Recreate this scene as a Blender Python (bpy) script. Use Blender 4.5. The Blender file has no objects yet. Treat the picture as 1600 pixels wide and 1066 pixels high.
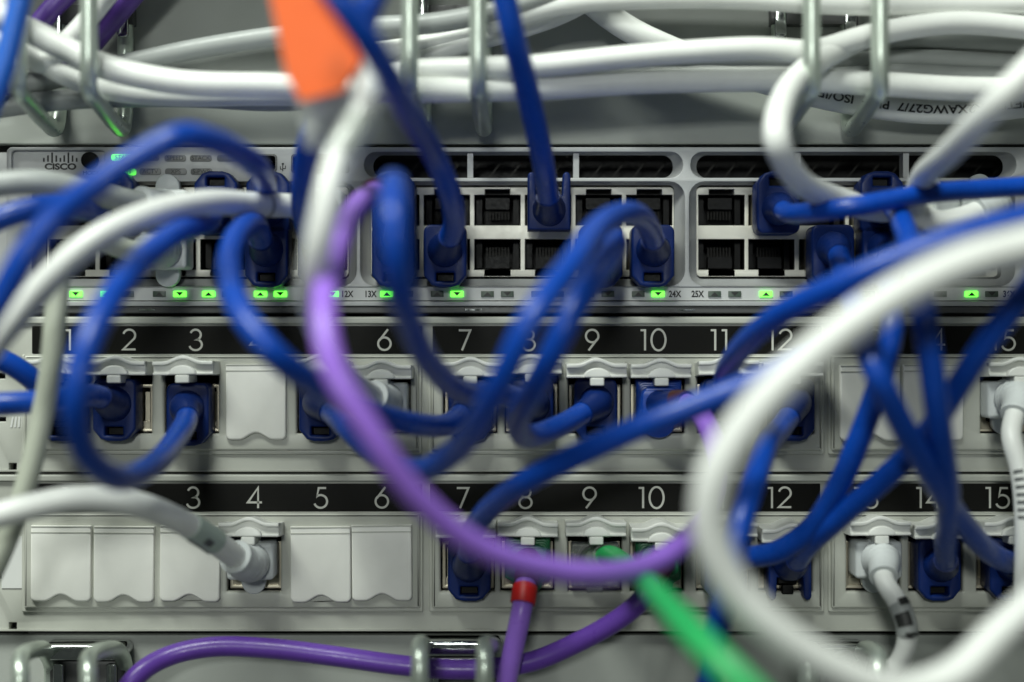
import bpy, bmesh, math, random
from mathutils import Vector, Matrix
random.seed(7)
# ------------------------------------------------------------------ scale
# lengths below are in units of 0.18 mm measured on the front plane of the rack;
# x to the right, y downwards, d towards the viewer (d = 0 is the front plane)
S = 0.00018
D = 2500.0                       # distance of the camera from the front plane (450 mm)
CX, CY = 800.0, 533.0
C = bpy.context.scene.collection
sc = bpy.context.scene

# ------------------------------------------------------------------ camera
cam_d = bpy.data.cameras.new('camera')
cam = bpy.data.objects.new('camera', cam_d); C.objects.link(cam)
cam.location = (0, -D*S, 0); cam.rotation_euler = (math.pi/2, 0, 0)
cam_d.sensor_width = 36.0
cam_d.lens = 36.0*D/1600.0
cam_d.clip_start = 0.01; cam_d.clip_end = 50
cam_d.dof.use_dof = True
cam_d.dof.focus_distance = (D-10)*S
cam_d.dof.aperture_fstop = (cam_d.lens*0.001)/(94*S)
sc.camera = cam
# ------------------------------------------------------------------ world and lamps
w = bpy.data.worlds.new('World'); sc.world = w; w.use_nodes = True
w.node_tree.nodes['Background'].inputs[0].default_value = (0.86, 1.0, 0.93, 1)
w.node_tree.nodes['Background'].inputs[1].default_value = 0.058
def area(name, loc, target, sx, sy, power, col):
    l = bpy.data.lights.new(name, 'AREA'); l.shape = 'RECTANGLE'; l.size = sx; l.size_y = sy
    l.energy = power; l.color = col
    o = bpy.data.objects.new(name, l); C.objects.link(o); o.location = loc
    o.rotation_euler = (Vector(target)-Vector(loc)).to_track_quat('-Z', 'Y').to_euler()
    return o
area('ceiling_lamp', (-0.36, -0.62, 0.98), (0, 0, 0), 0.7, 0.24, 21, (0.94, 1.0, 0.92))
area('aisle_lamp', (-0.12, -1.7, 0.36), (0, 0, 0), 0.18, 0.16, 6.5, (0.95, 1.0, 0.95))
sc.view_settings.view_transform = 'Standard'
sc.view_settings.look = 'None'
sc.view_settings.exposure = 0.0
sc.view_settings.gamma = 1.0
sc.cycles.max_bounces = 8
sc.cycles.use_denoising = True

# ------------------------------------------------------------------ helpers
def W(x, y, d=0.0):              # a point measured on the rack itself
    return Vector(((x-CX)*S, -d*S, (CY-y)*S))
def P(x, y, d=0.0):              # a point seen at (x, y), standing d in front of the front plane
    k = 1-d/D
    return Vector(((x-CX)*k*S, -d*S, (CY-y)*k*S))

def material(name, col, rough=0.5, metal=0.0, var=0.12, scale=300, bump=0.0, bscale=4000, spec=0.5, trans=0.0, alpha=1.0, coat=0.0, emit=None, estr=0.0, stretch=None, rvar=0.08):
    m = bpy.data.materials.new(name); m.use_nodes = True
    nt = m.node_tree; b = nt.nodes['Principled BSDF']
    b.inputs['Roughness'].default_value = rough
    b.inputs['Metallic'].default_value = metal
    b.inputs['Specular IOR Level'].default_value = spec
    b.inputs['Transmission Weight'].default_value = trans
    b.inputs['Coat Weight'].default_value = coat
    if emit:
        b.inputs['Emission Color'].default_value = (*emit, 1); b.inputs['Emission Strength'].default_value = estr
    tc = nt.nodes.new('ShaderNodeTexCoord')
    mp = nt.nodes.new('ShaderNodeMapping')
    nt.links.new(tc.outputs['Object'], mp.inputs['Vector'])
    if stretch: mp.inputs['Scale'].default_value = stretch
    nz = nt.nodes.new('ShaderNodeTexNoise'); nz.inputs['Scale'].default_value = scale; nz.inputs['Detail'].default_value = 6
    nt.links.new(mp.outputs[0], nz.inputs['Vector'])
    mx = nt.nodes.new('ShaderNodeMix'); mx.data_type = 'RGBA'
    mx.inputs['A'].default_value = (*[c*(1-var) for c in col], 1)
    mx.inputs['B'].default_value = (*[min(1, c*(1+var*0.7)) for c in col], 1)
    nt.links.new(nz.outputs['Fac'], mx.inputs['Factor'])
    nt.links.new(mx.outputs['Result'], b.inputs['Base Color'])
    mr = nt.nodes.new('ShaderNodeMapRange')
    mr.inputs['From Min'].default_value = 0.3; mr.inputs['From Max'].default_value = 0.7
    mr.inputs['To Min'].default_value = max(0.02, rough-rvar); mr.inputs['To Max'].default_value = min(1, rough+rvar)
    n2 = nt.nodes.new('ShaderNodeTexNoise'); n2.inputs['Scale'].default_value = scale*2.7; n2.inputs['Detail'].default_value = 4
    nt.links.new(mp.outputs[0], n2.inputs['Vector'])
    nt.links.new(n2.outputs['Fac'], mr.inputs['Value']); nt.links.new(mr.outputs[0], b.inputs['Roughness'])
    if bump > 0:
        n3 = nt.nodes.new('ShaderNodeTexNoise'); n3.inputs['Scale'].default_value = bscale; n3.inputs['Detail'].default_value = 3
        nt.links.new(mp.outputs[0], n3.inputs['Vector'])
        bp = nt.nodes.new('ShaderNodeBump'); bp.inputs['Strength'].default_value = bump; bp.inputs['Distance'].default_value = 0.0002
        nt.links.new(n3.outputs['Fac'], bp.inputs['Height']); nt.links.new(bp.outputs[0], b.inputs['Normal'])
    return m

M = dict(
    plate=material('powder_coated_grey', (0.37, 0.39, 0.36), 0.55, 0, 0.10, 60, 0.25, 5000),
    panel=material('light_grey_panel', (0.46, 0.47, 0.42), 0.5, 0, 0.15, 70, 0.15, 5000),
    frame=material('light_grey_plastic', (0.50, 0.51, 0.455), 0.42, 0, 0.13, 90, 0.1, 4000),
    cap=material('white_plastic', (0.80, 0.80, 0.75), 0.38, 0, 0.11, 110, 0.05, 3000),
    shutter=material('shutter_plastic', (0.72, 0.73, 0.69), 0.38, 0, 0.05, 150),
    strip=material('black_label_strip', (0.006, 0.006, 0.005), 0.45, 0, 0.1, 200, spec=0.12, rvar=0.03),
    number=material('number_print', (0.46, 0.46, 0.42), 0.6, 0, 0.08, 900),
    bezel=material('silver_grey_bezel', (0.44, 0.45, 0.45), 0.42, 0.1, 0.08, 200, 0.2, 7000),
    cream=material('nickel_port_plate', (0.86, 0.84, 0.74), 0.40, 0.1, 0.08, 250, 0.05, 3000),
    lip=material('dark_grey_lip', (0.09, 0.092, 0.09), 0.4, 0.1, 0.1, 200),
    ledstrip=material('led_strip_grey', (0.60, 0.61, 0.60), 0.45, 0.0, 0.06, 300),
    black=material('black_plastic', (0.005, 0.005, 0.005), 0.45, 0, 0.2, 500, spec=0.2),
    contact=material('dull_gold_contact', (0.011, 0.010, 0.007), 0.5, 0.1, 0.2, 800, spec=0.3),
    darkprint=material('dark_print', (0.02, 0.021, 0.02), 0.5, 0, 0.2, 900),
    pill=material('grey_lens', (0.17, 0.175, 0.17), 0.4, 0, 0.1, 500),
    ledoff=material('unlit_lens', (0.07, 0.10, 0.075), 0.35, 0, 0.1, 800),
    ledon=material('lit_green_lens', (0.25, 0.9, 0.15), 0.4, 0, 0.02, 800, emit=(0.12, 1.0, 0.05), estr=2.3),
    shield=material('jack_shield_metal', (0.62, 0.57, 0.45), 0.33, 0.8, 0.06, 200, rvar=0.03),
    zinc=material('zinc_wire', (0.60, 0.67, 0.59), 0.32, 0.65, 0.06, 150, rvar=0.05),
    chrome=material('chrome_clip', (0.55, 0.57, 0.56), 0.12, 1.0, 0.1, 300),
    blue=material('blue_jacket', (0.003, 0.055, 0.375), 0.33, 0, 0.20, 220, 0.06, 1800, spec=0.40, rvar=0.09),
    bluelight=material('light_blue_jacket', (0.02, 0.14, 0.62), 0.36, 0, 0.1, 250),
    boot=material('navy_boot', (0.003, 0.018, 0.12), 0.42, 0, 0.15, 400, 0.06, 3000, spec=0.3),
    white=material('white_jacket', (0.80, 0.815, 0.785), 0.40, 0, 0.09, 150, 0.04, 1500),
    greyw=material('grey_shaded_jacket', (0.36, 0.38, 0.37), 0.42, 0, 0.06, 150, 0.04, 1500),  # grey; for shaded cables in the rings the shade is in this colour
    putty=material('putty_jacket', (0.50, 0.53, 0.44), 0.45, 0, 0.07, 150),
    wboot=material('white_boot', (0.62, 0.65, 0.65), 0.40, 0, 0.06, 300),
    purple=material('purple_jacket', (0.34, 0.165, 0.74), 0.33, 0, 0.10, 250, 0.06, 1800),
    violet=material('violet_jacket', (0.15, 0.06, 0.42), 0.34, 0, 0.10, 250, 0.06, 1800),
    indigo=material('indigo_jacket', (0.075, 0.03, 0.22), 0.4, 0, 0.1, 250),
    green=material('green_jacket', (0.018, 0.37, 0.10), 0.42, 0, 0.2, 250),
    gboot=material('green_boot', (0.01, 0.16, 0.06), 0.4, 0, 0.1, 400),
    clear=material('clear_plug', (0.80, 0.84, 0.80), 0.16, 0, 0.03, 400, trans=0.75),
    red=material('red_band', (0.62, 0.015, 0.012), 0.45, 0, 0.15, 500),
    brown=material('brown_band', (0.06, 0.014, 0.012), 0.45, 0, 0.2, 500),
    orange=material('orange_tag', (1.0, 0.15, 0.018), 0.5, 0, 0.12, 60),
    sleeve=material('pale_green_sleeve', (0.44, 0.53, 0.47), 0.35, 0, 0.08, 300),
    grime=material('grey_print', (0.10, 0.11, 0.11), 0.5, 0, 0.25, 900),
    dark=material('rack_dark', (0.015, 0.015, 0.015), 0.6, 0, 0.2, 50),
    film=material('clear_film', (0.75, 0.77, 0.76), 0.35, 0, 0.04, 200, trans=0.8),
    paper=material('white_label', (0.66, 0.67, 0.65), 0.5, 0, 0.04, 100),
)

def link(name, me, mat, parent=None, loc=None):
    o = bpy.data.objects.new(name, me); C.objects.link(o)
    if mat is not None and len(me.materials) == 0: me.materials.append(mat)
    if loc is not None: o.location = loc
    if parent is not None:
        o.parent = parent; o.matrix_parent_inverse = Matrix.Translation(-parent.location)
    return o
def tag(o, label, cat=None, group=None, kind=None):
    if label: o['label'] = label
    if cat: o['category'] = cat
    if group: o['group'] = group
    if kind: o['kind'] = kind
    return o
def thing(name, loc, label, cat, group=None):
    o = bpy.data.objects.new(name, None); C.objects.link(o); o.location = loc; o.empty_display_size = 0.004
    return tag(o, label, cat, group)

def rrect(x0, y0, x1, y1, r=0, n=5):
    if r <= 0: return [(x0, y0), (x1, y0), (x1, y1), (x0, y1)]
    pts = []
    for cx, cy, a0 in ((x1-r, y0+r, -90), (x1-r, y1-r, 0), (x0+r, y1-r, 90), (x0+r, y0+r, 180)):
        for i in range(n+1):
            a = math.radians(a0+90*i/n); pts.append((cx+r*math.cos(a), cy+r*math.sin(a)))
    return pts
def arc(cx, cy, rx, ry, a0, a1, n=14):
    return [(cx+rx*math.cos(math.radians(a0+(a1-a0)*i/n)), cy+ry*math.sin(math.radians(a0+(a1-a0)*i/n))) for i in range(n+1)]

def finish(me, angle=38):
    for p in me.polygons: p.use_smooth = True
    me.set_sharp_from_angle(angle=math.radians(angle))
    return me
def plate(outlines, d0, d1, bev=0.0, local=False, res=2):
    """solid slab with holes from closed outlines; local slabs are centred on (0,0)"""
    cu = bpy.data.curves.new('slab', 'CURVE'); cu.dimensions = '2D'; cu.fill_mode = 'BOTH'
    cu.extrude = max(0.01, abs(d1-d0)/2-bev); cu.bevel_depth = bev; cu.bevel_resolution = res; cu.offset = -bev
    for ol in outlines:
        sp = cu.splines.new('POLY'); sp.points.add(len(ol)-1); sp.use_cyclic_u = True
        for p, q in zip(sp.points, ol): p.co = (q[0], q[1], 0, 1)
    ob = bpy.data.objects.new('slab', cu); C.objects.link(ob)
    dg = bpy.context.evaluated_depsgraph_get()
    me = bpy.data.meshes.new_from_object(ob.evaluated_get(dg))
    bpy.data.objects.remove(ob); bpy.data.curves.remove(cu)
    me.materials.clear()
    dm = (d0+d1)/2; ox, oy = (0, 0) if local else (CX, CY)
    for v in me.vertices:
        x, y, z = v.co
        v.co = ((x-ox)*S, -(dm+z)*S, (oy-y)*S)
    me.flip_normals()
    bm = bmesh.new(); bm.from_mesh(me)
    bmesh.ops.remove_doubles(bm, verts=bm.verts, dist=1e-7)
    bm.to_mesh(me); bm.free()
    return finish(me)
def text_mesh(s, size, bold=0.0):
    cu = bpy.data.curves.new('lettering', 'FONT'); cu.body = s; cu.size = size; cu.offset = bold; cu.align_x = 'CENTER'; cu.align_y = 'CENTER'
    ob = bpy.data.objects.new('lettering', cu); C.objects.link(ob)
    dg = bpy.context.evaluated_depsgraph_get()
    me = bpy.data.meshes.new_from_object(ob.evaluated_get(dg))
    bpy.data.objects.remove(ob); bpy.data.curves.remove(cu)
    me.materials.clear()
    return me
def lettering(s, x, y, h, d, sx=1.0, bold=0.0):
    """flat print: cap height h, centred on (x,y)"""
    me = text_mesh(s, h/0.72, bold)
    for v in me.vertices:
        v.co = ((x+v.co.x*sx-CX)*S, -d*S, (CY-y+v.co.y)*S)
    return me

class MB:
    def __init__(s): s.v = []; s.f = []
    def box(s, x0, x1, y0, y1, d0, d1, local=False):
        n = len(s.v); ox, oy = (0, 0) if local else (CX, CY)
        for d in (d0, d1):
            for (x, y) in ((x0, y0), (x1, y0), (x1, y1), (x0, y1)):
                s.v.append(Vector(((x-ox)*S, -d*S, (oy-y)*S)))
        s.f += [tuple(n+i for i in q) for q in ((0, 1, 2, 3), (7, 6, 5, 4), (0, 4, 5, 1), (1, 5, 6, 2), (2, 6, 7, 3), (3, 7, 4, 0))]
        return s
    def cavity(s, x0, x1, y0, y1, dback, dfront, local=False):
        n = len(s.v); ox, oy = (0, 0) if local else (CX, CY)
        for d in (dback, dfront):
            for (x, y) in ((x0, y0), (x1, y0), (x1, y1), (x0, y1)):
                s.v.append(Vector(((x-ox)*S, -d*S, (oy-y)*S)))
        s.f += [tuple(n+i for i in q) for q in ((0, 1, 2, 3), (0, 4, 5, 1), (1, 5, 6, 2), (2, 6, 7, 3), (3, 7, 4, 0))]
        return s
    def ring(s, loopA, dA, loopB, dB, steps=1, ease=None, local=False):
        ox, oy = (0, 0) if local else (CX, CY)
        m = len(loopA); n = len(s.v)
        for k in range(steps+1):
            t = k/steps; e = ease(t) if ease else t
            for a, b in zip(loopA, loopB):
                x = a[0]+(b[0]-a[0])*t; y = a[1]+(b[1]-a[1])*t; d = dA+(dB-dA)*e
                s.v.append(Vector(((x-ox)*S, -d*S, (oy-y)*S)))
        for k in range(steps):
            for i in range(m):
                j = (i+1) % m
                s.f.append((n+k*m+i, n+k*m+j, n+(k+1)*m+j, n+(k+1)*m+i))
        return s
    def tube(s, pts, rad, sides=16, cap=True):
        """pts world points; rad list of radii (world)"""
        n0 = len(s.v); N = len(pts)
        T = [(pts[min(i+1, N-1)]-pts[max(i-1, 0)]).normalized() for i in range(N)]
        up = Vector((0, 0, 1)) if abs(T[0].z) < 0.9 else Vector((1, 0, 0))
        nrm = (up-T[0]*up.dot(T[0])).normalized()
        for i in range(N):
            if i: 
                nrm = (nrm-T[i]*nrm.dot(T[i])).normalized()
            b = T[i].cross(nrm)
            for k in range(sides):
                a = 2*math.pi*k/sides
                s.v.append(pts[i]+(nrm*math.cos(a)+b*math.sin(a))*rad[i])
        for i in range(N-1):
            for k in range(sides):
                j = (k+1) % sides
                s.f.append((n0+i*sides+k, n0+i*sides+j, n0+(i+1)*sides+j, n0+(i+1)*sides+k))
        if cap:
            s.f.append(tuple(n0+k for k in reversed(range(sides))))
            s.f.append(tuple(n0+(N-1)*sides+k for k in range(sides)))
        return s
    def mesh(s, name='m', angle=38, recalc=True):
        me = bpy.data.meshes.new(name); me.from_pydata([tuple(v) for v in s.v], [], s.f)
        if recalc:
            bm = bmesh.new(); bm.from_mesh(me); bmesh.ops.recalc_face_normals(bm, faces=bm.faces); bm.to_mesh(me); bm.free()
        return finish(me, angle)
    def build(s, name, mat, parent=None, loc=None, angle=38):
        return link(name, s.mesh(name, angle), mat, parent, loc)

def spline(pts, step=6.0):
    """centripetal Catmull-Rom through world points, resampled evenly (step in rack units)"""
    p = [pts[0]*2-pts[1]]+list(pts)+[pts[-1]*2-pts[-2]]
    out = []
    for i in range(1, len(p)-2):
        p0, p1, p2, p3 = p[i-1], p[i], p[i+1], p[i+2]
        t0 = 0; t1 = t0+max(1e-9, (p1-p0).length)**0.5; t2 = t1+max(1e-9, (p2-p1).length)**0.5; t3 = t2+max(1e-9, (p3-p2).length)**0.5
        for k in range(24):
            t = t1+(t2-t1)*k/24
            a1 = p0*((t1-t)/(t1-t0))+p1*((t-t0)/(t1-t0)); a2 = p1*((t2-t)/(t2-t1))+p2*((t-t1)/(t2-t1)); a3 = p2*((t3-t)/(t3-t2))+p3*((t-t2)/(t3-t2))
            b1 = a1*((t2-t)/(t2-t0))+a2*((t-t0)/(t2-t0)); b2 = a2*((t3-t)/(t3-t1))+a3*((t-t1)/(t3-t1))
            out.append(b1*((t2-t)/(t2-t1))+b2*((t-t1)/(t2-t1)))
    out.append(pts[-1].copy())
    # smooth a little, then resample by arc length
    for _ in range(10):
        out = [out[0]]+[(out[i-1]+out[i]*2+out[i+1])/4 for i in range(1, len(out)-1)]+[out[-1]]
    L = [0]
    for i in range(1, len(out)): L.append(L[-1]+(out[i]-out[i-1]).length)
    n = max(8, int(L[-1]/(step*S))); res = []; j = 0
    for k in range(n+1):
        t = L[-1]*k/n
        while j < len(L)-2 and L[j+1] < t: j += 1
        u = (t-L[j])/max(1e-12, L[j+1]-L[j]); res.append(out[j].lerp(out[j+1], min(1, max(0, u))))
    return res
def arclen(path):
    L = [0]
    for i in range(1, len(path)): L.append(L[-1]+(path[i]-path[i-1]).length)
    return L
def cut(path, s0, s1):
    """piece of a path between two arc lengths in rack units (negative = from the end)"""
    L = arclen(path); tot = L[-1]/S
    if s0 < 0: s0 += tot
    if s1 <= 0: s1 += tot
    out = []
    def at(s):
        s *= S
        for i in range(1, len(L)):
            if L[i] >= s: return path[i-1].lerp(path[i], (s-L[i-1])/max(1e-12, L[i]-L[i-1]))
        return path[-1]
    n = max(3, int((s1-s0)/3))
    return [at(s0+(s1-s0)*k/n).copy() for k in range(n+1)]
def nearest_s(path, p):
    L = arclen(path); i = min(range(len(path)), key=lambda i: (path[i]-p).length); return L[i]/S

# ------------------------------------------------------------------ setting behind the equipment
o = MB().box(-700, 2400, -700, 1700, -420, -400).build('rack_interior', M['dark']); tag(o, None, kind='structure')
# rack rail on the left
t = thing('rack_rail', W(-60, 533, -60), 'dark vertical rack rail behind the left ends of the panels', 'rack rail')
me = plate([rrect(-190, -600, 22, 1650)]+[rrect(-60, y, -25, y+36, 4) for y in range(-560, 1600, 82)], -75, -60, 1.5)
link('rail', me, M['lip'], t)

# ------------------------------------------------------------------ cable managers with wire rings
def manager(y0, y1, label, rings, below):
    t = thing('cable_manager', W(800, (y0+y1)/2, -20), label, 'cable manager', 'cable managers above and below the panels')
    holes = []
    link('back_plate', plate([rrect(-95, y0, 2300, y1, 3)]+holes, -34, -14, 2), M['plate'], t)
    if not below: link('shade_flange', plate([rrect(-95, -58, 2300, -44, 2)], -13, 105, 2), M['plate'], t)  # unseen flange, added to throw shade on the top of the plate
    for r in rings: r(t)
    return t
def ring_wire(pts, r=12.5):
    path = spline(pts, 5); return MB().tube(path, [r*S]*len(path), 18)
def top_ring(xb, xf, dep=250):
    """xb: the two back feet, xf: the two front bars"""
    def f(t):
        e = bpy.data.objects.new('cable_ring', None); C.objects.link(e); e.location = W(sum(xb)/2, 120, 0)
        e.parent = t; e.matrix_parent_inverse = Matrix.Translation(-t.location)
        for b, q in zip(xb, xf):
            ring_wire([W(b, 20, 0), W(b, 120, 0), W(b, 175, 2), W(b, 203, 18), P(b*0.7+q*0.3, 192, 70), P(b*0.25+q*0.75, 160, dep-70), P(q, 138, dep-14), P(q, 105, dep), P(q, 30, dep), P(q, -120, dep), P(q, -330, dep)]).build('wire', M['zinc'], e)
        # clip that holds the ring in the plate
        xm = sum(xb)/2
        MB().box(xb[0]-14, xb[1]+14, 10, 40, -13, 10).build('clip', M['lip'], e)
        for b in xb:
            link('clip_pin', plate([rrect(b-9, -20, b+9, 62, 6)], 12, 22, 2), M['chrome'], e)
    return f
def bottom_ring(xb0, xb1, yb, xf, yf, dep=250):
    def f(t):
        e = bpy.data.objects.new('cable_ring', None); C.objects.link(e); e.location = W((xb0+xb1)/2, yb, 0)
        e.parent = t; e.matrix_parent_inverse = Matrix.Translation(-t.location)
        link('crossbar', plate([rrect(xb0, yb, xb1, yb+25, 11)], -13, 40, 6, res=3), M['chrome'], e)
        link('clip', plate([rrect(xb0+8, yb+29, xb1-6, yb+120, 8)], -13, 16, 3), M['lip'], e)
        for x in (xb0+24, xb1-26):
            link('clip_pin', plate([rrect(x-8, yb+32, x+8, yb+110, 5)], 17, 26, 2), M['chrome'], e)
        for b, q in zip((xb0+8, xb1-10), xf):
            ring_wire([W(b, yb+90, 0), W(b, yb+40, 4), W(b, yb+14, 34), P(b*0.6+q*0.4, yb+14, 110), P(q, yf, dep-22), P(q, yf+24, dep), P(q, yf+90, dep), P(q, yf+260, dep)]).build('wire', M['zinc'], e)
    return f
manager(-520, 224, 'grey metal cable manager plate above the switch with wire rings', [top_ring((92, 196), (28, 139)), top_ring((662, 757), (640, 747)), top_ring((1217, 1325), (1268, 1375))], False)
manager(995, 1600, 'grey metal cable manager plate below the lower patch panel', [bottom_ring(74, 206, 1000, (32, 138), 1030), bottom_ring(655, 786, 994, (656, 757), 1012), bottom_ring(1258, 1350, 1000, (1262, 1372), 1026)], True)

# ------------------------------------------------------------------ network switch
sw = thing('network_switch', W(800, 490, -20), 'silver grey network switch with two rows of ports and green indicator lights', 'network switch')
XR = 1690
groups = [[105, 185, 264, 344, 424, 503], [617, 697, 777, 857, 937, 1017], [1131, 1210, 1290, 1369, 1449, 1528]]
win = [(50, 557), (563, 1070), (1077, 1586)]
outl = [rrect(10, 230, XR, 449, 9)]
holes = [rrect(a, 284, b, 447, 24) for a, b in win]
vents = [(569, 1067), (1079, 1588)]
vh = [rrect(a, 237.5, b, 278, 19) for a, b in vents]
badge = [rrect(18, 235, 163, 281, 6)]
link('bezel', plate(outl+holes+vh+badge+[rrect(386, 242, 432, 268, 5), rrect(456, 242, 545, 270, 5)], -30, 0, 1.2), M['bezel'], sw)
for i, (a, b) in enumerate(win):
    A = rrect(a-0.2, 283.8, b+0.2, 447.2, 24, 6); B = rrect(a+14, 287, b-14, 435, 9, 6)
    MB().ring(A, -0.6, B, -26, 6, lambda t: t**0.55).build('window_surround', M['bezel'], sw, angle=60)
for i, (a, b) in enumerate(vents):
    A = rrect(a-0.2, 237.3, b+0.2, 278.2, 19, 6); B = rrect(a+12, 240, b-13, 276, 17, 6)
    MB().ring(A, -0.6, B, -26, 5, lambda t: t**0.6).build('vent_surround', M['bezel'], sw, angle=60)
    v = MB().box(a, b, 236, 280, -130, -120).build('vent_grille', M['black'], sw)
    g = MB()
    for x in range(int(a)+20, int(b)-10, 33):
        n = len(g.v); 
        for q in ((x, 280), (x+3, 280), (x+38, 236), (x+35, 236)): g.v.append(W(q[0], q[1], -70))
        g.f.append((n, n+1, n+2, n+3))
    g.build('vent_rib', M['contact'], sw)
    for k in (1, 2):
        x = a+(b-a)*k/3.0
        MB().box(x-5, x+4, 238.5, 277, -34, -9).build('vent_bar', M['bezel'], sw)
# dark body behind the bezel
MB().box(12, XR-2, 232, 447, -180, -150).build('chassis', M['black'], sw)
# port blocks with keyed openings
def port_outline(cx, row):
    if row == 0:
        y0, y1 = 302, 350.5
        return [(cx-36.5, y0), (cx-20, y0), (cx-20, 293), (cx+20, 293), (cx+20, y0), (cx+36.5, y0), (cx+36.5, y1), (cx-36.5, y1)]
    y0, y1 = 372, 420.5
    return [(cx-36.5, y0), (cx+36.5, y0), (cx+36.5, y1), (cx+20, y1), (cx+20, 430), (cx-20, 430), (cx-20, y1), (cx-36.5, y1)]
pm = {}
for row in (0, 1):
    m = MB(); sg = -1 if row == 0 else 1
    m.cavity(-36.5, 36.5, -24.2, 24.2, -130, -29, True)
    pm[row] = m.mesh('port', 38, recalc=False)
    pm[row].flip_normals()
    m = MB()
    # comb of contact slots and the latch step
    for k in range(8):
        x = -17+k*4.9
        m.box(x-1.2, x+1.2, -sg*4-9, -sg*4+9, -66, -62, True)
    pm[('c', row)] = m.mesh('contacts')
    m = MB(); m.box(-19, 19, sg*12-9, sg*12+9, -70, -48, True); m.box(-34, -25, -24, 20*sg if sg > 0 else 24, -90, -60, True); m.box(25, 34, -24, 24, -90, -60, True)
    pm[('s', row)] = m.mesh('latch_step')
    m = MB(); m.box(-19.5, 19.5, (24.5 if sg > 0 else -33.5), (33.5 if sg > 0 else -24.5), -70, -58, True)
    pm[('n', row)] = m.mesh('notch')
for gi, cols in enumerate(groups):
    ol = [rrect(cols[0]-40, 290, cols[-1]+39, 431.5, 7)]
    for cx in cols:
        for row in (0, 1): ol.append(port_outline(cx, row))
    link('port_block', plate(ol, -40, -28, 0.9), M['cream'], sw)
    for cx in cols:
        for row in (0, 1):
            yc = 326.25 if row == 0 else 396.25
            p = link('port', pm[row], M['black'], sw, W(cx, yc))
            q = link('contacts', pm[('c', row)], M['contact'], None, None); q.parent = p
            q = link('latch_step', pm[('s', row)], M['black'], None, None); q.parent = p
            q = link('notch', pm[('n', row)], M['black'], None, None); q.parent = p
# badge, mode button, status legends
MB().box(17, 164, 234, 282, -34, -9).build('badge_plate', M['ledstrip'], sw)
bars = [(66, 5), (72.5, 9), (79, 14), (85.5, 9), (92, 5), (98, 9), (104.5, 14), (111, 9), (117.5, 5)]
g = MB()
for x, h in bars:
    g.box(x-1.3, x+1.3, 252-h-0.5 if h > 9 else 251-h, 252 if h < 14 else 254, -8.8, -8.2)
g.build('emblem', M['darkprint'], sw)
me = lettering('CISCO', 92, 260, 9.5, -8.4, 1.28, 0.55); link('emblem_word', me, M['darkprint'], sw)
me = plate([arc(0, 0, 13, 13, 0, 345, 23)], -9, 4, 2.0, True); link('mode_button', me, M['black'], sw, W(140, 250.5))
link('legend', lettering('MODE', 140, 270, 6, -8.4, 1.1), M['darkprint'], sw)
lit_pill = [(191, 246.5, 'STAT', True), (232, 246.5, 'DUPLX', False), (274, 247.5, 'SPEED', False), (314, 247.5, 'STACK', False), (356, 247.5, '', False), (196, 269, 'SYST', True), (235, 268.5, 'ACTV', False), (275, 268.5, 'XPS', False), (315, 268.5, 'S-PWR', False)]
for x, y, s_, on in lit_pill:
    p = link('status_light', plate([rrect(-17, -5.2, 17, 5.2, 4)], -2, 1.2, 0.5, True), M['ledon'] if on else M['pill'], sw, W(x, y))
    if s_:
        me = text_mesh(s_, 9.5)
        for v in me.vertices: v.co = (v.co.x*1.0*S, -1.7*S, v.co.y*S)
        q = link('legend', me, M['darkprint'], None); q.parent = p
# usb openings
def socket_box(name, x0, x1, y0, y1):
    m = MB(); m.cavity(x0, x1, y0, y1, -80, -2); o_ = m.build(name, M['black'], sw)
    link('socket_rim', plate([rrect(x0-2, y0-2, x1+2, y1+2, 5), rrect(x0+1, y0+1, x1-1, y1-1, 4)], -3, 1.4, 0.6), M['lip'], sw)
socket_box('mini_usb_socket', 387, 431, 243, 267)
socket_box('usb_socket', 457, 544, 243, 269)
g = MB(); 
for x0, x1, y0, y1 in ((441.2, 442.6, 257, 268), (437.6, 438.8, 260, 264.5), (445.4, 446.6, 259, 263.5), (437.6, 442, 264, 265.2), (442, 446.6, 263, 264.2), (440.2, 443.6, 255, 257.5)):
    g.box(x0, x1, y0, y1, 0.3, 0.7)
g.build('usb_symbol', M['darkprint'], sw)
# indicator strip
MB().box(10, XR, 449.3, 469.5, -30, -1.5).build('indicator_strip', M['ledstrip'], sw)
link('lower_rail', plate([rrect(8, 471, XR, 478.5, 2)], -30, 5, 1.5), M['bezel'], sw)
link('lower_lip', plate([rrect(8, 479.5, XR, 489.5, 2)], -30, 1, 1.5), M['lip'], sw)
for x in (230, 740, 1072, 1400):
    MB().box(x-13, x+13, 483, 485.5, 0.5, 2.2).build('slot_glint', M['chrome'], sw)  # chrome bars put in as the glints at the lip slots
led_body = plate([rrect(-10, -4.6, 10, 4.6, 0.8)], -2, 1.0, 0.3, True)
led_body_on = led_body.copy()
tri = {}
for up in (0, 1):
    m = MB(); sgn = 1 if up else -1
    m.v = [Vector((-6*S, -1.5*S, -3.1*sgn*S)), Vector((6*S, -1.5*S, -3.1*sgn*S)), Vector((0, -1.5*S, 3.1*sgn*S))]; m.f = [(0, 1, 2)]
    tri[up] = m.mesh('arrow', recalc=False)
led = [87, 118.5, 167, 199, 249, 281, 326, 357, 407, 438, 487, 519]
led2 = [604.5+78.55*(i//2)+31*(i % 2) for i in range(12)]
led3 = [1116.5+80.3*(i//2)+31.5*(i % 2) for i in range(12)]
lit = {118.5, 167, 281, 326, 407, 438, 519, 604.5, 715, 1197, 1385, 1518, 1029}
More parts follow.
